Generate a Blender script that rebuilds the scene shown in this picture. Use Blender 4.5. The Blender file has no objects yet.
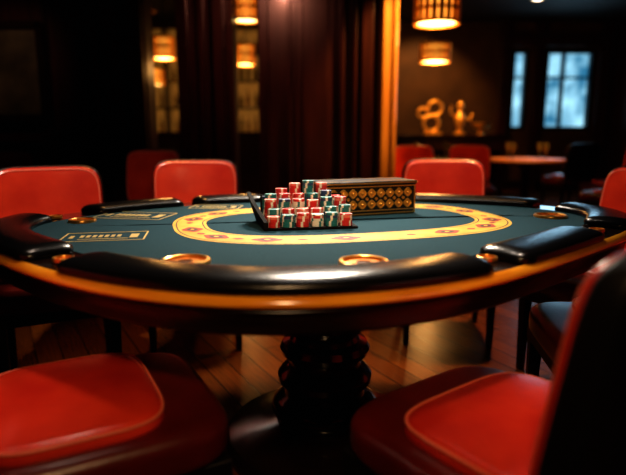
import bpy, math, random
from mathutils import Vector, Matrix
random.seed(4)
D=bpy.data; S=bpy.context.scene
try:
    S.view_settings.view_transform='Standard'
    S.view_settings.look='Medium High Contrast'
except Exception: pass

# ------------------------------------------------------------ materials
def mat(name, col, rough=.5, metal=0, noise=None, bump=None, coat=0, emit=None, es=0, spec=.5, sheen=0):
    m=D.materials.new(name); m.use_nodes=True; nt=m.node_tree; b=nt.nodes['Principled BSDF']
    b.inputs['Base Color'].default_value=(*col,1); b.inputs['Roughness'].default_value=rough
    b.inputs['Metallic'].default_value=metal; b.inputs['Coat Weight'].default_value=coat
    b.inputs['Coat Roughness'].default_value=.15
    b.inputs['Specular IOR Level'].default_value=spec
    b.inputs['Sheen Weight'].default_value=sheen
    if emit: 
        b.inputs['Emission Color'].default_value=(*emit,1); b.inputs['Emission Strength'].default_value=es
    tc=nt.nodes.new('ShaderNodeTexCoord')
    if noise:
        sc,col2,stretch=noise
        mp=nt.nodes.new('ShaderNodeMapping'); mp.inputs['Scale'].default_value=stretch
        n=nt.nodes.new('ShaderNodeTexNoise'); n.inputs['Scale'].default_value=sc; n.inputs['Detail'].default_value=6
        r=nt.nodes.new('ShaderNodeValToRGB'); r.color_ramp.elements[0].position=.35; r.color_ramp.elements[1].position=.68
        r.color_ramp.elements[0].color=(*col,1); r.color_ramp.elements[1].color=(*col2,1)
        nt.links.new(tc.outputs['Object'],mp.inputs[0]); nt.links.new(mp.outputs[0],n.inputs['Vector'])
        nt.links.new(n.outputs['Fac'],r.inputs[0]); nt.links.new(r.outputs[0],b.inputs['Base Color'])
    if bump:
        n2=nt.nodes.new('ShaderNodeTexNoise'); n2.inputs['Scale'].default_value=bump[0]; n2.inputs['Detail'].default_value=4
        bp=nt.nodes.new('ShaderNodeBump'); bp.inputs['Strength'].default_value=bump[1]; bp.inputs['Distance'].default_value=.002
        nt.links.new(tc.outputs['Object'],n2.inputs['Vector']); nt.links.new(n2.outputs['Fac'],bp.inputs['Height'])
        nt.links.new(bp.outputs[0],b.inputs['Normal'])
    return m
M={}
M['felt']=mat('felt_blue',(.013,.056,.080),.9,noise=(260,(.024,.080,.108),(1,1,1)),bump=(900,.35),spec=.12,sheen=.03)
M['rail']=mat('black_leather',(.004,.004,.005),.24,bump=(220,.16),spec=.45)
M['amber']=mat('amber_lacquer_wood',(.78,.26,.016),.18,noise=(5,(1.0,.44,.035),(1,1,6)),coat=.9)
M['dark']=mat('dark_mahogany',(.010,.004,.003),.18,noise=(6,(.018,.007,.005),(1,1,8)),coat=.6)
M['apron']=mat('apron_dark_wood',(.008,.003,.0025),.30,noise=(6,(.016,.006,.003),(1,1,8)))
M['gold']=mat('brass_gold',(.95,.50,.13),.28,.85,bump=(40,.1))
M['golddim']=mat('aged_gold',(.88,.46,.09),.36,.75)
M['coppr']=mat('copper_dish',(.90,.32,.05),.35,.5)
M['yellow']=mat('track_yellow',(.88,.42,.025),.6,noise=(14,(1.0,.60,.07),(1,1,1)))
M['markred']=mat('print_red',(.50,.05,.015),.6)
M['markbrown']=mat('print_brown',(.10,.035,.012),.6)
M['print']=mat('gold_print',(.85,.62,.22),.5)
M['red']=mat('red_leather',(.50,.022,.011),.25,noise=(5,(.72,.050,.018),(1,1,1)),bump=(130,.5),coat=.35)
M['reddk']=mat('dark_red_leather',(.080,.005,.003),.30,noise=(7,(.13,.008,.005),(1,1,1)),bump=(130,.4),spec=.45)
M['seam']=mat('red_piping',(.80,.19,.11),.45)
M['frame']=mat('black_wood_frame',(.005,.004,.004),.45,spec=.3)
M['black']=mat('black_lacquer',(.008,.007,.007),.35,coat=.2)
M['tray']=mat('black_tray',(.008,.007,.007),.8,spec=.15)
M['panel']=mat('wine_wood_panel',(.028,.006,.005),.32,noise=(4,(.055,.012,.009),(6,6,.5)),coat=.3)
M['gilt']=mat('gilt_wood',(.60,.25,.04),.40,noise=(4,(.75,.36,.07),(6,6,.5)),coat=.3)
M['wall']=mat('brown_plaster',(.060,.026,.010),.7,noise=(3,(.095,.042,.015),(1,1,1)))
M['ceil']=mat('dark_ceiling',(.014,.008,.006),.7,noise=(3,(.020,.011,.007),(1,1,1)))
M['glow']=mat('lamp_glow',(.6,.3,.08),.6,emit=(1,.44,.06),es=1.5)
M['bulb']=mat('lamp_diffuser',(1,.8,.5),.6,emit=(1,.66,.22),es=6)
M['spotl']=mat('downlight_lens',(1,1,1),.6,emit=(.9,.95,1),es=10)
M['bottle']=mat('bottle_glass',(.25,.09,.02),.12,noise=(3,(.06,.10,.03),(1,1,1)),coat=.5)
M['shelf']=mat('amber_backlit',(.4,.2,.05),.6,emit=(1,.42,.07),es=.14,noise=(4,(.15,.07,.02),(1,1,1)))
M['redtop']=mat('orange_table_cloth',(.65,.17,.03),.5,noise=(5,(.75,.26,.05),(1,1,1)))
M['c_red']=mat('chip_red',(.62,.03,.03),.4); M['c_grn']=mat('chip_teal',(.02,.20,.21),.4)
M['c_wht']=mat('chip_white',(.85,.78,.68),.4); M['c_blk']=mat('chip_navy',(.03,.06,.16),.4)
M['c_pnk']=mat('chip_salmon',(.80,.20,.15),.4)

m=D.materials.new('window_dusk_glass'); m.use_nodes=True; nt=m.node_tree; b=nt.nodes['Principled BSDF']
tc=nt.nodes.new('ShaderNodeTexCoord'); n=nt.nodes.new('ShaderNodeTexNoise'); n.inputs['Scale'].default_value=2.2
r=nt.nodes.new('ShaderNodeValToRGB'); r.color_ramp.elements[0].position=.36; r.color_ramp.elements[1].position=.62
r.color_ramp.elements[0].color=(.03,.16,.28,1); r.color_ramp.elements[1].color=(.36,.70,.88,1)
nt.links.new(tc.outputs['Object'],n.inputs['Vector']); nt.links.new(n.outputs['Fac'],r.inputs[0])
nt.links.new(r.outputs[0],b.inputs['Emission Color']); b.inputs['Emission Strength'].default_value=1.2
b.inputs['Base Color'].default_value=(.02,.03,.04,1); b.inputs['Roughness'].default_value=.1
M['pane']=m
m=D.materials.new('parquet_floor'); m.use_nodes=True; nt=m.node_tree; b=nt.nodes['Principled BSDF']
FR=1.05
tc=nt.nodes.new('ShaderNodeTexCoord'); mp=nt.nodes.new('ShaderNodeMapping'); mp.inputs['Rotation'].default_value=(0,0,FR)
br=nt.nodes.new('ShaderNodeTexBrick'); br.inputs['Scale'].default_value=1.0
br.inputs['Brick Width'].default_value=1.6; br.inputs['Row Height'].default_value=.11; br.inputs['Mortar Size'].default_value=.003
br.inputs['Color1'].default_value=(.15,.036,.004,1); br.inputs['Color2'].default_value=(.25,.066,.008,1); br.inputs['Mortar'].default_value=(.01,.004,.002,1)
n=nt.nodes.new('ShaderNodeTexNoise'); n.inputs['Scale'].default_value=7; mp2=nt.nodes.new('ShaderNodeMapping'); mp2.inputs['Scale'].default_value=(1,14,1)
mx=nt.nodes.new('ShaderNodeMixRGB'); mx.blend_type='MULTIPLY'; mx.inputs[0].default_value=.75
L=nt.links.new
L(tc.outputs['Object'],mp.inputs[0]); L(mp.outputs[0],br.inputs['Vector']); L(mp.outputs[0],mp2.inputs[0]); L(mp2.outputs[0],n.inputs['Vector'])
L(br.outputs['Color'],mx.inputs[1]); L(n.outputs['Fac'],mx.inputs[2]); L(mx.outputs[0],b.inputs['Base Color'])
b.inputs['Roughness'].default_value=.26; b.inputs['Specular IOR Level'].default_value=.22
M['floor']=m

# ------------------------------------------------------------ helpers
def meshobj(name,verts,faces,mats,parent=None,smooth=True,fm=None,auto=True):
    me=D.meshes.new(name); me.from_pydata([tuple(v) for v in verts],[],faces)
    for k in (mats if isinstance(mats,(list,tuple)) else [mats]): me.materials.append(M[k])
    if fm:
        for p,i in zip(me.polygons,fm): p.material_index=i
    me.update()
    import bmesh
    bm=bmesh.new(); bm.from_mesh(me); bmesh.ops.recalc_face_normals(bm,faces=bm.faces)
    if smooth:
        for f in bm.faces: f.smooth=True
        for e in bm.edges:
            if len(e.link_faces)==2 and e.calc_face_angle(0)>math.radians(38): e.smooth=False
    bm.to_mesh(me); bm.free()
    o=D.objects.new(name,me); S.collection.objects.link(o)
    if parent: o.parent=parent
    return o
def empty(name,loc=(0,0,0),rz=0):
    e=D.objects.new(name,None); S.collection.objects.link(e); e.location=loc; e.rotation_euler=(0,0,rz); e.empty_display_size=.1; return e
def boxdata(c,s,rz=0,V=None,F=None):
    V=[] if V is None else V; F=[] if F is None else F; b=len(V); cs,sn=math.cos(rz),math.sin(rz)
    for dz in(-.5,.5):
        for dx,dy in((-.5,-.5),(.5,-.5),(.5,.5),(-.5,.5)):
            x,y=dx*s[0],dy*s[1]; V.append((c[0]+x*cs-y*sn,c[1]+x*sn+y*cs,c[2]+dz*s[2]))
    F+= [tuple(b+i for i in f) for f in((0,3,2,1),(4,5,6,7),(0,1,5,4),(1,2,6,5),(2,3,7,6),(3,0,4,7))]
    return V,F
def box(name,c,s,mt,parent=None,rz=0,bev=0):
    V,F=boxdata(c,s,rz); o=meshobj(name,V,F,mt,parent,smooth=False)
    if bev:
        md=o.modifiers.new('b','BEVEL'); md.width=bev; md.segments=3
    return o
def boxes(name,lst,mt,parent=None,bev=0):
    V=[];F=[]
    for it in lst: boxdata(it[0],it[1],it[2] if len(it)>2 else 0,V,F)
    o=meshobj(name,V,F,mt,parent,smooth=False)
    if bev:
        md=o.modifiers.new('b','BEVEL'); md.width=bev; md.segments=2
    return o
def lathe(name,prof,mt,parent=None,loc=(0,0,0),n=48,fmf=None):
    V=[];F=[];fm=[]
    for r,z in prof:
        for i in range(n):
            a=2*math.pi*i/n; V.append((loc[0]+r*math.cos(a),loc[1]+r*math.sin(a),loc[2]+z))
    for j in range(len(prof)-1):
        for i in range(n):
            k=(i+1)%n; F.append((j*n+i,j*n+k,(j+1)*n+k,(j+1)*n+i)); fm.append(fmf[j] if fmf else 0)
    return meshobj(name,V,F,mt,parent,fm=fm)
def tube(name,pts,r,mt,parent=None,cyc=False):
    cu=D.curves.new(name,'CURVE'); cu.dimensions='3D'; cu.bevel_depth=r; cu.bevel_resolution=4; cu.use_fill_caps=True
    sp=cu.splines.new('POLY'); sp.points.add(len(pts)-1)
    for p,q in zip(sp.points,pts): p.co=(*q,1)
    sp.use_cyclic_u=cyc; cu.materials.append(M[mt])
    o=D.objects.new(name,cu); S.collection.objects.link(o)
    if parent:o.parent=parent
    return o
def supel(a,b,n,t):
    c,s=math.cos(t),math.sin(t)
    return a*math.copysign(abs(c)**(2/n),c), b*math.copysign(abs(s)**(2/n),s)
def cushion(name,w,d,h,r,crown,mt,parent,xf=lambda p:p,n=5,seg=64):
    lev=[]
    for t in (.02,.4,.75): lev.append((r+ (1-t)*(min(w,d)/2-r),0))
    for i in range(6):
        a=-math.pi/2+i*math.pi/10; lev.append((r-r*math.cos(a),r+r*math.sin(a)))
    for i in range(6):
        a=i*math.pi/10; lev.append((r-r*math.cos(a),h-r+r*math.sin(a)))
    mm=min(w,d)/2
    for t in (.15,.3,.5,.7,.85,.98):
        ins=r+t*(mm-r); lev.append((ins,h+crown*(1-(1-t)**2)))
    V=[];F=[]
    for ins,z in lev:
        fx=(w/2-ins) if ins<=r else (w/2-r)*(mm-ins)/(mm-r); fy=(d/2-ins) if ins<=r else (d/2-r)*(mm-ins)/(mm-r)
        for i in range(seg):
            x,y=supel(fx,fy,n,2*math.pi*i/seg); V.append(xf(Vector((x,y,z))))
    L=len(lev)
    for j in range(L-1):
        for i in range(seg):
            k=(i+1)%seg; F.append((j*seg+i,j*seg+k,(j+1)*seg+k,(j+1)*seg+i))
    F.append(tuple(range(seg))[::-1]); F.append(tuple((L-1)*seg+i for i in range(seg)))
    return meshobj(name,V,F,mt,parent)

# ------------------------------------------------------------ chair (faces +Y)
def chair(loc,face,name='dining_chair'):
    rz=math.atan2(face[1],face[0])-math.pi/2
    e=empty(name,(loc[0],loc[1],0),rz)
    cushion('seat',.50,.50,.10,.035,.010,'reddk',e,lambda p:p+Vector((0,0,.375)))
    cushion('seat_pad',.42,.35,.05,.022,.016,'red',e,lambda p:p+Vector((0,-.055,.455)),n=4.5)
    pts=[]
    for i in range(72):
        x,y=supel(.2075,.1725,4.5,2*math.pi*i/72); pts.append((x,y-.055,.497))
    tube('piping',pts,.003,'seam',e,True)
    th=math.radians(9)
    def bk(off):
        def f(p):
            x,yy,z=p.x,p.y,p.z
            f_=off+z+ .5*x*x
            u=yy+.235
            return Vector((x, -.262 - u*math.sin(th)+f_*math.cos(th), .455+u*math.cos(th)+f_*math.sin(th)*.3))
        return f
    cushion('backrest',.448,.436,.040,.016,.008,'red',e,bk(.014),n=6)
    cushion('backrest_shell',.465,.452,.060,.016,.0,'frame',e,bk(-.022),n=6)
    b_=bk(.050); pts=[]
    for i in range(72):
        x,y=supel(.213,.206,6,2*math.pi*i/72); pts.append(tuple(b_(Vector((x,y,.003)))))
    tube('back_piping',pts,.003,'seam',e,True)
    V=[];F=[]
    boxdata((0,0,.36),(.46,.46,.05),0,V,F)
    for sx in(-1,1):
        for sy in(-1,1):
            b=len(V)
            for z,h,o in((0,.014,.018 if sy<0 else .004),(.35,.022,0)):
                cx,cy=sx*.205,sy*.205+sy*o
                V+= [(cx-h,cy-h,z),(cx+h,cy-h,z),(cx+h,cy+h,z),(cx-h,cy+h,z)]
            F+= [(b+3,b+2,b+1,b),(b+4,b+5,b+6,b+7)]+[(b+i,b+(i+1)%4,b+4+(i+1)%4,b+4+i) for i in range(4)]
        boxdata((sx*.19,-.235,.43),(.035,.03,.16),0,V,F)
    o=meshobj('frame',V,F,'frame',e,smooth=False); md=o.modifiers.new('b','BEVEL'); md.width=.003
    return e

chair((.385,1.07),(-.60,.80))
chair((-.480,1.165),(.88,.47))
chair((-.60,2.80),(.15,-1))
chair((.70,2.88),(-.12,-1))
chair((-1.08,2.28),(.42,-.9))
chair((.97,1.66),(-1,.12))
chair((1.22,2.30),(-.9,-.42))
chair((-1.33,4.35),(-.1,-1)); chair((-2.45,4.3),(.2,-1))
chair((1.12,5.9),(.1,-1)); chair((1.72,6.1),(-.15,-1)); chair((3.3,6.3),(-1,.2)); chair((3.35,7.4),(-.2,1)); chair((2.95,5.5),(-.6,.8))

# ------------------------------------------------------------ poker table
table=empty('poker_table')
ctrl=[(-.09,1.02),(.16,1.065),(.39,1.18),(.64,1.385),(.86,1.59),(1.06,1.80),(1.15,2.05),(1.05,2.33),(.77,2.52),(.42,2.63),(0,2.64),(-.42,2.56),(-.76,2.35),(-1.0,2.08),(-1.07,1.83),(-.99,1.59),(-.80,1.385),(-.56,1.19),(-.33,1.07)]
N=360; C=Vector((.02,1.82))
def cr(p0,p1,p2,p3,t):
    return .5*((2*p1)+(-p0+p2)*t+(2*p0-5*p1+4*p2-p3)*t*t+(-p0+3*p1-3*p2+p3)*t**3)
cp=[Vector(p) for p in ctrl]; raw=[]
for i in range(len(cp)):
    for k in range(40): raw.append(cr(cp[i-1],cp[i],cp[(i+1)%len(cp)],cp[(i+2)%len(cp)],k/40))
cum=[0]
for i in range(len(raw)): cum.append(cum[-1]+(raw[(i+1)%len(raw)]-raw[i]).length)
T=cum[-1]; P=[]; j=0
for i in range(N):
    s=T*i/N
    while cum[j+1]<s: j+=1
    a=(s-cum[j])/(cum[j+1]-cum[j]); P.append(raw[j].lerp(raw[(j+1)%len(raw)],a))
for _ in range(40): P=[(P[i-1]+P[i]*2+P[(i+1)%N])/4 for i in range(N)]
NI=[]
for i in range(N):
    t=(P[(i+1)%N]-P[i-1]).normalized(); NI.append(Vector((-t.y,t.x)))
ANG=[math.degrees(math.atan2(p.y-C.y,p.x-C.x)) for p in P]
def ringloft(name,prof,mt,closed=False,cap_in=False):
    V=[];F=[];K=len(prof)
    for i in range(N):
        for d,z in prof:
            q=P[i]+NI[i]*d; V.append((q.x,q.y,z))
    for i in range(N):
        k=(i+1)%N
        for a in range(K if closed else K-1):
            c=(a+1)%K; F.append((i*K+a,k*K+a,k*K+c,i*K+c))
    if cap_in: F.append(tuple(i*K+K-1 for i in range(N)))
    return meshobj(name,V,F,mt,table)
FZ=.755
ringloft('felt_surface',[(.150,FZ-.004),(.152,FZ),(.30,FZ),(.45,FZ)],'felt',cap_in=True)
ringloft('top_border',[(.018,FZ-.007),(.022,FZ-.003),(.156,FZ-.001),(.156,FZ-.02)],'dark')
ringloft('amber_edge',[(.026,FZ-.003),(.020,FZ-.003),(.012,FZ-.006),(.005,FZ-.011),(.001,FZ-.017),(.001,FZ-.022),(.005,FZ-.027),(.02,FZ-.028)],'amber')
ringloft('apron',[(.010,FZ-.026),(.016,FZ-.030),(.012,FZ-.036),(.022,FZ-.044),(.030,FZ-.070),(.030,FZ-.086),(.040,FZ-.094),(.056,FZ-.098),(.16,FZ-.104),(.4,FZ-.112)],'apron',cap_in=True)
def rail(a0,a1,idx):
    ids=[]
    k=min(range(N),key=lambda i:abs(((ANG[i]-a0+180)%360)-180))
    i=k
    while True:
        ids.append(i); 
        if abs(((ANG[i]-a1+180)%360)-180)<.7: break
        i=(i+1)%N
        if len(ids)>N: break
    dist=[0]
    for q in range(1,len(ids)): dist.append(dist[-1]+(P[ids[q]]-P[ids[q-1]]).length)
    tot=dist[-1]; K=20; V=[];F=[]
    n=len(ids); ends=[.0,.003,.008,.016,.026,.04]
    ds=ends+[x for x in dist if .045<x<tot-.045]+[tot-x for x in ends[::-1]]
    for d in ds:
        q=0
        while q<n-2 and dist[q+1]<d: q+=1
        t=(d-dist[q])/max(1e-6,dist[q+1]-dist[q]); t=max(0,min(1,t))
        p=P[ids[q]].lerp(P[ids[q+1]],t); nn=NI[ids[q]].lerp(NI[ids[q+1]],t).normalized()
        e=min(d,tot-d); s=1 if e>.045 else math.sqrt(max(.0,1-((.045-e)/.045)**2)); s=max(s,.08)
        for a in range(K):
            x,z=supel(.074*(.45+.55*s),.024*s,2.5,2*math.pi*a/K)
            c=p+nn*(.083+x); V.append((c.x,c.y,FZ+.003+z+.004*s))
    R=len(ds)
    for i in range(R-1):
        for a in range(K): F.append((i*K+a,i*K+(a+1)%K,(i+1)*K+(a+1)%K,(i+1)*K+a))
    F.append(tuple(range(K))); F.append(tuple((R-1)*K+a for a in range(K)))
    meshobj('padded_rail_%d'%idx,V,F,'rail',table)
for i,(a,b_) in enumerate([(-136,-56.5),(-49,-14),(-4,24),(30,64),(108,131),(135,160),(172,216)]): rail(a,b_,i+1)

M['cupdark']=mat('cup_dark_center',(.16,.04,.010),.4,.3)
def cup(x,y,r,nm):
    lathe(nm,[(r,0),(r,.006),(r*.96,.009),(r*.86,.010),(r*.80,.008),(r*.77,.0015),(r*.55,.0012),(r*.52,.003),(r*.3,.004),(r*.27,.0015),(.0008,.001)],['gold','coppr','cupdark'],table,(x,y,FZ),40,fmf=[0,0,0,0,1,1,0,1,2,2])
for i,(x,y,r) in enumerate([(-.305,1.305,.060),(.12,1.295,.060),(-.80,1.92,.046),(.87,2.03,.058),(.425,1.335,.026),(-.605,1.325,.026),(.89,1.73,.024),(-.93,2.0,.024),(.3,2.5,.035)]): cup(x,y,r,'cup_holder_%d'%(i+1))

def track(a,b,n,cx,cy,rot,t,K=160):
    x,y=supel(a,b,n,t); return (cx+x*math.cos(rot)-y*math.sin(rot), cy+x*math.sin(rot)+y*math.cos(rot))
TR=(.105,1.965,math.radians(16))
def band(nm,a0,b0,a1,b1,mt,z):
    V=[];F=[];K=180
    for i in range(K):
        t=2*math.pi*i/K
        for a,b in((a0,b0),(a1,b1)):
            x,y=track(a,b,2.7,*TR,t); V.append((x,y,z))
    for i in range(K):
        k=(i+1)%K; F.append((2*i,2*k,2*k+1,2*i+1))
    meshobj(nm,V,F,mt,table)
band('racetrack_band',.585,.40,.475,.275,'yellow',FZ+.0008)
band('racetrack_line_outer',.575,.39,.571,.386,'markbrown',FZ+.0012)
band('racetrack_line_inner',.489,.289,.485,.285,'markbrown',FZ+.0012)
V=[];F=[];fm=[]
for i in range(28):
    t=2*math.pi*(i+.5)/28; cx,cy=track(.530,.338,2.7,*TR,t); c2=track(.530,.338,2.7,*TR,t+.02); ang=math.atan2(c2[1]-cy,c2[0]-cx)
    big=i%2==0
    for (ra,rb,mi,zz) in ((.042,.031,0,.0014),(.026,.016,1,.0017),(.009,.006,2,.0020)) if big else ((.016,.011,0,.0014),):
        b0=len(V)
        for k in range(20):
            wv=1+.12*math.cos(k*math.pi/10*4)
            x,y=wv*ra*math.cos(k*math.pi/10),wv*rb*math.sin(k*math.pi/10)
            V.append((cx+x*math.cos(ang)-y*math.sin(ang),cy+x*math.sin(ang)+y*math.cos(ang),FZ+zz))
        F.append(tuple(range(b0,b0+20))); fm.append(mi)
meshobj('racetrack_symbols',V,F,['markred','markbrown','yellow'],table,smooth=False,fm=fm)
def betbox(nm,cx,cy,w,h,rz):
    L=[]
    cs,sn=math.cos(rz),math.sin(rz)
    def add(x,y,sx,sy): L.append(((cx+x*cs-y*sn,cy+x*sn+y*cs,FZ+.0008),(sx,sy,.0008),rz))
    t=.005
    for ww,hh in((w,h),):
        add(0,hh/2,ww,t); add(0,-hh/2,ww,t); add(-ww/2,0,t,hh); add(ww/2,0,t,hh)
    for k in range(7): add(-w*.28+k*w*.075,h*.05,w*.045,h*.26)
    add(0,-h*.28,w*.6,t); add(w*.36,0,w*.10,h*.45); add(-w*.40,0,w*.05,h*.3)
    boxes(nm,L,'print',table)
betbox('betting_box_1',-.62,1.64,.235,.135,.18)
betbox('betting_box_2',-.66,2.06,.26,.16,-.18)
betbox('betting_box_3',-.40,2.30,.2,.11,-.1)

lathe('pedestal',[(.02,.643),(.24,.641),(.25,.61),(.17,.585),(.12,.55),(.105,.50),(.11,.46),(.135,.45),(.142,.435),(.135,.42),(.115,.412),(.110,.395),(.118,.38),(.142,.37),(.152,.35),(.146,.332),(.126,.322),(.120,.305),(.124,.29),(.145,.275),(.160,.255),(.158,.235),(.142,.222),(.134,.205),(.138,.19),(.158,.175),(.176,.16),(.182,.14),(.176,.12),(.16,.108),(.165,.09),(.20,.078),(.26,.07),(.33,.055),(.345,.035),(.345,.002),(.02,.0)],'dark',table,(.04,1.80,0),64)

# ------------------------------------------------------------ chips
rz=math.radians(10)
tray=empty('chip_tray',(-.022,1.86,FZ+.002),rz)
V,F=boxdata((0,0,.003),(.30,.22,.006)); boxdata((0,.111,.05),(.29,.006,.08),0,V,F)
b=len(V)
for x in(-.162,-.149):
    V+= [(x+.01,-.11,0),(x,.11,0),(x-.03,.11,.10),(x-.02,.0,.075),(x+.01,-.11,.025)]
F+= [(b,b+1,b+2,b+3,b+4),(b+9,b+8,b+7,b+6,b+5)]+[(b+i,b+5+i,b+5+(i+1)%5,b+(i+1)%5) for i in range(5)]
meshobj('tray_body',V,F,'tray',tray,smooth=False)
V=[];F=[];fm=[]
cols={'r':(0,2),'g':(1,2),'w':(2,1),'b':(3,2),'p':(4,2)}
def chip(x,y,z,r,h,c,ph):
    n=32; b=len(V); r2=r*.95
    for zz,rr in((z,r2),(z+.0007,r),(z+h-.0009,r),(z+h-.0002,r2)):
        for i in range(n):
            a=ph+2*math.pi*i/n; V.append((x+rr*math.cos(a),y+rr*math.sin(a),zz))
    for k in range(3):
        for i in range(n):
            F.append((b+k*n+i,b+k*n+(i+1)%n,b+(k+1)*n+(i+1)%n,b+(k+1)*n+i)); fm.append(cols[c][1] if i%8<2 else cols[c][0])
    b2=len(V)
    for i in range(n):
        a=ph+2*math.pi*i/n; V.append((x+r*.66*math.cos(a),y+r*.66*math.sin(a),z+h-.0002))
    for i in range(n):
        F.append((b+3*n+i,b+3*n+(i+1)%n,b2+(i+1)%n,b2+i)); fm.append(cols[c][1] if i%8<2 else cols[c][0])
    F.append(tuple(b2+i for i in range(n))); fm.append({'r':0,'g':1,'w':2,'b':3,'p':4}[c])
    F.append(tuple(b+i for i in range(n))[::-1]); fm.append(cols[c][0])
hts=[9,13,18,22,27]
rows=['rgrwgr','grprgg','rgwrgr','grrgbg','grrgrw']
for row in range(5):
    for k in range(6):
        x=-.120+k*.0472+(row%2)*.006; y=-.084+row*.0445
        h=hts[row]+random.randint(-1,1)
        if row==4: h+=[-9,-4,1,3,0,-9][k]
        if row==3 and k==5: h-=6
        base=rows[row][k]
        alt={'r':'p','g':'b','p':'g','w':'r','b':'w'}[base]; ph=random.random()*6
        for q in range(h):
            c=base if (q//2)%5!=3 else alt
            chip(x+random.uniform(-.0005,.0005),y+random.uniform(-.0005,.0005),.0065+q*.0044,.0205,.0043,c,ph+(q//4)*.25)
chips=meshobj('chip_stacks',V,F,['c_red','c_grn','c_wht','c_blk','c_pnk'],tray,smooth=False,fm=fm)

# ------------------------------------------------------------ ornate box
bx=empty('ornate_card_box',(.190,2.135,FZ+.0005),math.radians(21))
W,Dp,H=.37,.15,.115
box('box_body',(0,0,H/2),(W,Dp,H),'black',bx,bev=.003)
box('lid',(0,0,H+.004),(W+.012,Dp+.012,.012),'black',bx,bev=.003)
tr=[]
for z in(.006,.018,H-.008): tr+= [((0,-Dp/2-.001,z),(W,.004,.004))]
for x in(-W/2+.003,W/2-.003): tr.append(((x,-Dp/2-.001,H/2),(.005,.004,H-.01)))
tr+= [((0,-Dp/2-.0065,H+.004),(W+.012,.003,.004)),((-W/2-.0065,0,H+.004),(.003,Dp,.004)),((-W/2-.001,0,.006),(.004,Dp,.004))]
for y in(-.05,.05): tr.append(((0,y,H+.0108),(W-.05,.003,.001)))
boxes('gold_trim',tr,'gold',bx)
V=[];F=[]
def stud(x,z,r,dep):
    b=len(V);n=16
    prof=[(1,0),(.92,.7),(.72,.7),(.64,.1),(.42,.1),(.36,.8),(.2,1.2),(.02,1.3)]
    for pr,pd in prof:
        for i in range(n):
            a=2*math.pi*i/n; rr=r*pr*(1+.10*math.cos(4*a)); V.append((x+rr*math.cos(a),-Dp/2-.0005-pd*dep,z+rr*math.sin(a)))
    for k in range(len(prof)-1):
        for i in range(n): F.append((b+k*n+i,b+k*n+(i+1)%n,b+(k+1)*n+(i+1)%n,b+(k+1)*n+i))
for k in range(9):
    for z in(.041,.082): stud(-W/2+.033+k*.038,z,.0165,.006)
for k in range(8): stud(-W/2+.052+k*.038,.0615,.006,.005)
meshobj('gold_ornament',V,F,'golddim',bx)

# ------------------------------------------------------------ room
CZ=2.95
box('floor',(0.2,4.3,-.05),(10.6,12.6,.1),'floor')
box('ceiling',(0.2,4.3,CZ+.05),(10.6,12.6,.1),'ceil')
box('wall_left',(-5.1,4.3,CZ/2),(.2,12.6,CZ),'panel')
box('wall_right',(5.5,4.3,CZ/2),(.2,12.6,CZ),'panel')
box('wall_front',(0.2,-2.0,CZ/2),(10.4,.2,CZ),'panel')
wy=10.5
wl=[]
def wseg(x0,x1,z0,z1): wl.append((((x0+x1)/2,wy,(z0+z1)/2),(x1-x0,.2,z1-z0)))
wx=[(3.56,3.84),(4.16,5.02)]
wseg(-5,3.56,0,CZ); wseg(3.84,4.16,0,CZ); wseg(5.02,5.4,0,CZ)
for a,b_ in wx: wseg(a,b_,0,1.08); wseg(a,b_,2.48,CZ)
boxes('wall_back',wl,'wall')
for i,(a,b_) in enumerate(wx):
    e=empty('window_%d'%(i+1),((a+b_)/2,wy,0)); w=b_-a
    box('pane',(0,.02,1.78),(w-.02,.01,1.38),'pane',e)
    fr=[((-w/2+.025,-.05,1.78),(.05,.12,1.4)),((w/2-.025,-.05,1.78),(.05,.12,1.4)),((0,-.05,1.11),(w,.12,.06)),((0,-.05,2.45),(w,.12,.06))]
    if i==1: fr+= [((-.1,-.04,1.78),(.05,.08,1.36)),((0,-.04,2.0),(w,.06,.035))]
    else: fr+=[((0,-.04,2.0),(w,.06,.035))]
    boxes('frame',fr,'frame',e)
boxes('trim_1',[((3.40,wy-.16,CZ/2),(.16,.12,CZ)),((4.0,wy-.16,CZ/2),(.16,.12,CZ)),((5.16,wy-.16,CZ/2),(.2,.12,CZ)),((4.3,wy-.18,2.62),(1.9,.16,.2))],'panel',bev=.01)
boxes('baseboard_back',[((0,wy-.12,.08),(10.2,.04,.16))],'dark')

pw=[]
def seg(x0,x1,y=5.12,t=.24): pw.append((((x0+x1)/2,y,CZ/2),(x1-x0,t,CZ)))
seg(-5,-1.43); seg(-1.16,-.68); seg(-.47,.56)
boxes('wall_partition',pw,'panel')
mo=[]
def ml(x,w,t,z0=0,z1=CZ): mo.append(((x,5.0-t/2,(z0+z1)/2),(w,t,z1-z0)))
for x,w,t in [(-1.85,.07,.10),(-1.72,.16,.05),(-1.50,.12,.09),(-1.10,.10,.08),(-.95,.06,.05),(-.80,.09,.10),(-.70,.05,.06),(-.42,.09,.07),(-.20,.04,.05),(0.02,.34,.03),(.02,.22,.05),(.25,.04,.08),(.36,.03,.07),(.46,.10,.09)]: ml(x,w,t)
for x in(-2.3,-2.9,-3.5,-4.1,-4.7): ml(x,.09,.06)
mo.append(((-3.5,4.96,1.0),(3.0,.06,.08)));mo.append(((-3.5,4.95,.12),(3.0,.08,.24)))
boxes('trim_2',mo,'panel',bev=.008)
boxes('trim_3',[((.645,5.08,CZ/2),(.15,.30,CZ)),((.60,4.92,CZ/2),(.03,.03,CZ)),((.69,4.92,CZ/2),(.03,.03,CZ))],'gilt',bev=.008)
pf=empty('framed_painting',(-2.62,4.90,1.55))
boxes('frame',[((0,0,.38),(.72,.05,.06)),((0,0,-.38),(.72,.05,.06)),((-.34,0,0),(.06,.05,.8)),((.34,0,0),(.06,.05,.8))],'dark',pf,bev=.006)
M['paint']=mat('dark_oil_paint',(.01,.01,.008),.5,noise=(3,(.10,.09,.05),(1,1,1)))
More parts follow.
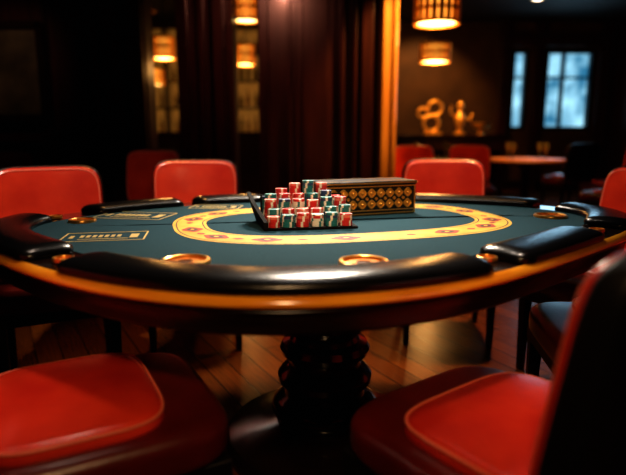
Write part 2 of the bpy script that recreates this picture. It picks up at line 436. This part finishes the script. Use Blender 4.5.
box('canvas',(0,.01,0),(.64,.02,.72),'paint',pf)

bb=empty('back_bar_shelving',(-1.7,10.1,0))
L=[((0,0,.5),(3.4,.45,1.0)),((0,-.02,1.02),(3.5,.5,.05))]+[((x,0.05,1.9),(.06,.3,1.75)) for x in(-1.7,-.85,0,.85,1.7)]+[((0,.05,z),(3.4,.3,.03)) for z in(1.45,1.9,2.35,2.78)]
boxes('cabinet',L,'dark',bb)
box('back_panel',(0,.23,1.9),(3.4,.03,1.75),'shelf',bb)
V=[];F=[]
for z in(1.045,1.465,1.915,2.365):
    for k in range(26):
        x=-1.62+k*.129+random.uniform(-.02,.02)
        if abs((x+1.7)%.85)<.07: continue
        r=random.uniform(.03,.042);h=random.uniform(.22,.32); pr=[(.002,0),(r,.0),(r,h*.6),(r*.35,h*.75),(r*.35,h),(.002,h)]
        b=len(V);n=10
        for a_,zz in pr:
            for i in range(n): V.append((x+a_*math.cos(i*.6283),.02+a_*math.sin(i*.6283),z+zz))
        for q in range(5):
            for i in range(n): F.append((b+q*n+i,b+q*n+(i+1)%n,b+(q+1)*n+(i+1)%n,b+(q+1)*n+i))
meshobj('bottles',V,F,'bottle',bb)

def pendant(x,y,z,d,h):
    e=empty('pendant_lamp',(x,y,z)); r=d/2
    lathe('glow_core',[(r*.86,-h/2+.01),(r*.86,h/2-.01),(r*.4,h/2-.005),(.003,h/2-.005)],'glow',e,n=32)
    lathe('diffuser',[(.003,-h/2+.012),(r*.80,-h/2+.012)],'bulb',e,n=32)
    for zz,nm in((-h/2,'ring_bottom'),(h/2-.03,'ring_top'),(-.012,'ring_middle')):
        lathe(nm,[(r*.95,zz),(r,zz),(r,zz+.028),(r*.95,zz+.028),(r*.95,zz)],'golddim',e,n=32)
    L=[]
    for k in range(20):
        a=2*math.pi*k/20; L.append(((r*.96*math.cos(a),r*.96*math.sin(a),0),(.012,.045*r/.215,h-.02),a))
    boxes('slats',L,'golddim',e)
    tube('cord',[(0,0,h/2-.01),(0,0,CZ-z)],.006,'frame',e)
    lathe('canopy',[(.06,CZ-z),(.055,CZ-z-.03),(.002,CZ-z-.035)],'golddim',e,n=24)
pendant(1.15,5.5,2.16,.43,.25); pendant(1.67,8,2.11,.42,.25)
pendant(-.68,6,2.28,.27,.25); pendant(-.93,8,2.09,.28,.28); pendant(-1.915,7.5,2.11,.30,.28); pendant(-2.57,9.5,1.93,.29,.26)
dl=empty('ceiling_downlight',(3.25,8.6,CZ))
lathe('bezel',[(.085,-.001),(.085,-.02),(.06,-.022),(.06,-.012)],'golddim',dl,n=24); lathe('lens',[(.06,-.014),(.002,-.014)],'spotl',dl,n=24)

cb=empty('console_table',(2.05,8.9,0))
boxes('body',[((0,0,.98),(1.9,.5,.05)),((0,0,.86),(1.8,.44,.18)),((-.86,0,.40),(.08,.42,.8)),((.86,0,.40),(.08,.42,.8)),((0,0,.14),(1.8,.42,.04)),((0,.18,.45),(1.7,.03,.66))],'dark',cb,bev=.006)
sc=empty('gold_scroll_sculpture',(1.86,8.85,1.006))
box('base',(0,0,.02),(.26,.14,.04),'golddim',sc,bev=.005)
def ringpts(cx,cz,r,a0=0,a1=360,k=40): return [(cx+r*math.cos(math.radians(a0+(a1-a0)*i/k)),0,cz+r*math.sin(math.radians(a0+(a1-a0)*i/k))) for i in range(k+1)]
tube('scroll_1',ringpts(-.03,.17,.12,-90,250),.024,'golddim',sc); tube('scroll_2',ringpts(.02,.40,.105,-110,200),.022,'golddim',sc)
tube('scroll_3',ringpts(-.17,.33,.07,0,300),.018,'golddim',sc)
fg=empty('gold_figurine',(2.27,8.85,1.006))
lathe('figure',[(.003,0),(.09,0),(.09,.03),(.04,.05),(.035,.10),(.07,.16),(.08,.22),(.06,.30),(.030,.34),(.026,.37),(.048,.41),(.052,.45),(.035,.49),(.003,.51)],'golddim',fg,n=24)
tube('arm',[(-.06,0,.26),(-.15,0,.33),(-.14,0,.44)],.016,'golddim',fg); tube('arm_b',[(.06,0,.26),(.16,0,.22),(.19,0,.32)],.016,'golddim',fg)
bw=empty('gold_bowl',(2.6,8.85,1.006)); lathe('bowl',[(.003,0),(.06,0),(.03,.03),(.03,.06),(.12,.12),(.14,.18),(.13,.18),(.1,.13),(.003,.08)],'golddim',bw,n=24)

def dtable(x,y,r,mt):
    e=empty('dining_table',(x,y,0))
    lathe('top',[(.003,.715),(r,.715),(r+.01,.73),(r,.75),(.003,.75)],mt,e,n=48)
    lathe('pedestal',[(.003,.715),(.12,.71),(.05,.62),(.045,.2),(.08,.1),(.26,.03),(.27,.0),(.003,0)],'dark',e,n=24)
    for k in range(4):
        a=k*1.57+.6; lathe('glass_%d'%k,[(.003,.752),(.03,.752),(.006,.76),(.005,.82),(.035,.87),(.03,.93)],'bottle',e,(r*.6*math.cos(a),r*.6*math.sin(a),0),16)
dtable(1.45,6.95,.42,'dark'); dtable(2.45,6.5,.42,'redtop')

# ------------------------------------------------------------ lights
def area(loc,tgt,size,e,col,sp=None):
    l=D.lights.new('area_light','AREA'); l.energy=e; l.color=col; l.size=size
    if sp: l.spread=math.radians(sp)
    o=D.objects.new('area_light',l); S.collection.objects.link(o); o.location=loc
    o.rotation_euler=(Vector(tgt)-Vector(loc)).to_track_quat('-Z','Y').to_euler()
def spot(loc,tgt,ang,e,col,blend=.6,r=.06):
    l=D.lights.new('spot_light','SPOT'); l.energy=e; l.color=col; l.spot_size=math.radians(ang); l.spot_blend=blend; l.shadow_soft_size=r
    o=D.objects.new('spot_light',l); S.collection.objects.link(o); o.location=loc
    o.rotation_euler=(Vector(tgt)-Vector(loc)).to_track_quat('-Z','Y').to_euler()
def point(loc,e,col,r=.1):
    l=D.lights.new('lamp_light','POINT'); l.energy=e; l.color=col; l.shadow_soft_size=r
    o=D.objects.new('lamp_light',l); S.collection.objects.link(o); o.location=loc
warm=(1,.62,.30); neu=(1,.86,.72); amb=(1,.48,.14)
spot((.1,2.1,2.85),(.08,1.92,.75),46,118,neu,1,.2)
area((.1,3.7,2.7),(.05,1.9,.75),.5,14,(1,.86,.70),60)
spot((.0,.2,2.5),(.12,2.0,.80),22,100,(1,.78,.50),1)
spot((.0,-.4,2.2),(-.05,1.1,.74),54,78,warm,1,.12)
spot((.55,1.6,2.85),(.50,1.08,.45),16,105,(1,.78,.62),1,.12)
spot((-.7,1.65,2.85),(-.70,1.06,.45),15,105,(1,.78,.62),1,.12)
spot((-.9,1.9,2.8),(-.62,3.0,.80),20,190,neu,.8); spot((.8,1.9,2.8),(.74,3.1,.80),19,160,neu,.8)
spot((-1.3,1.3,2.8),(-1.22,2.5,.85),22,190,neu,.8); spot((.9,1.5,2.8),(1.4,2.45,.78),22,140,neu,.8)
spot((1.3,3.6,2.8),(.55,3.0,0),44,300,amb,1); spot((-1.0,3.4,2.8),(-.5,2.6,0),44,80,amb,1)
spot((-1.3,3.0,2.8),(-1.35,4.3,.8),24,34,neu,1)
spot((1.25,4.2,2.6),(.66,5.0,1.6),46,230,amb)
spot((-.3,3.6,2.5),(-.45,5.0,1.8),70,40,(1,.36,.22),1)
spot((-2.2,3.6,2.6),(-2.6,5.0,1.6),40,22,(1,.5,.3),1)
point((1.15,5.5,1.95),12,amb); point((1.67,8,1.9),24,amb); point((-.93,8,1.9),11,amb); point((-1.915,7.5,1.9),14,amb)
spot((2.0,7.6,2.8),(2.05,8.9,1.1),40,170,amb); spot((2.3,5.2,2.8),(2.45,6.5,.75),28,260,warm,1)
spot((1.9,9.2,2.85),(1.9,10.4,1.4),90,100,amb)
area((4.3,9.9,1.8),(3.4,7,1.2),.9,7,(.45,.75,1))
w=D.worlds.new('world'); S.world=w; w.use_nodes=True
w.node_tree.nodes['Background'].inputs[0].default_value=(.02,.016,.014,1); w.node_tree.nodes['Background'].inputs[1].default_value=.2

# ------------------------------------------------------------ camera
c=D.cameras.new('camera'); co=D.objects.new('camera',c); S.collection.objects.link(co); S.camera=co
co.location=(0,0,1.065); co.rotation_euler=(math.radians(90-10.8),0,0); c.sensor_width=36; c.lens=32.2
c.clip_start=.02; c.dof.use_dof=True; c.dof.focus_distance=1.78; c.dof.aperture_fstop=1.3
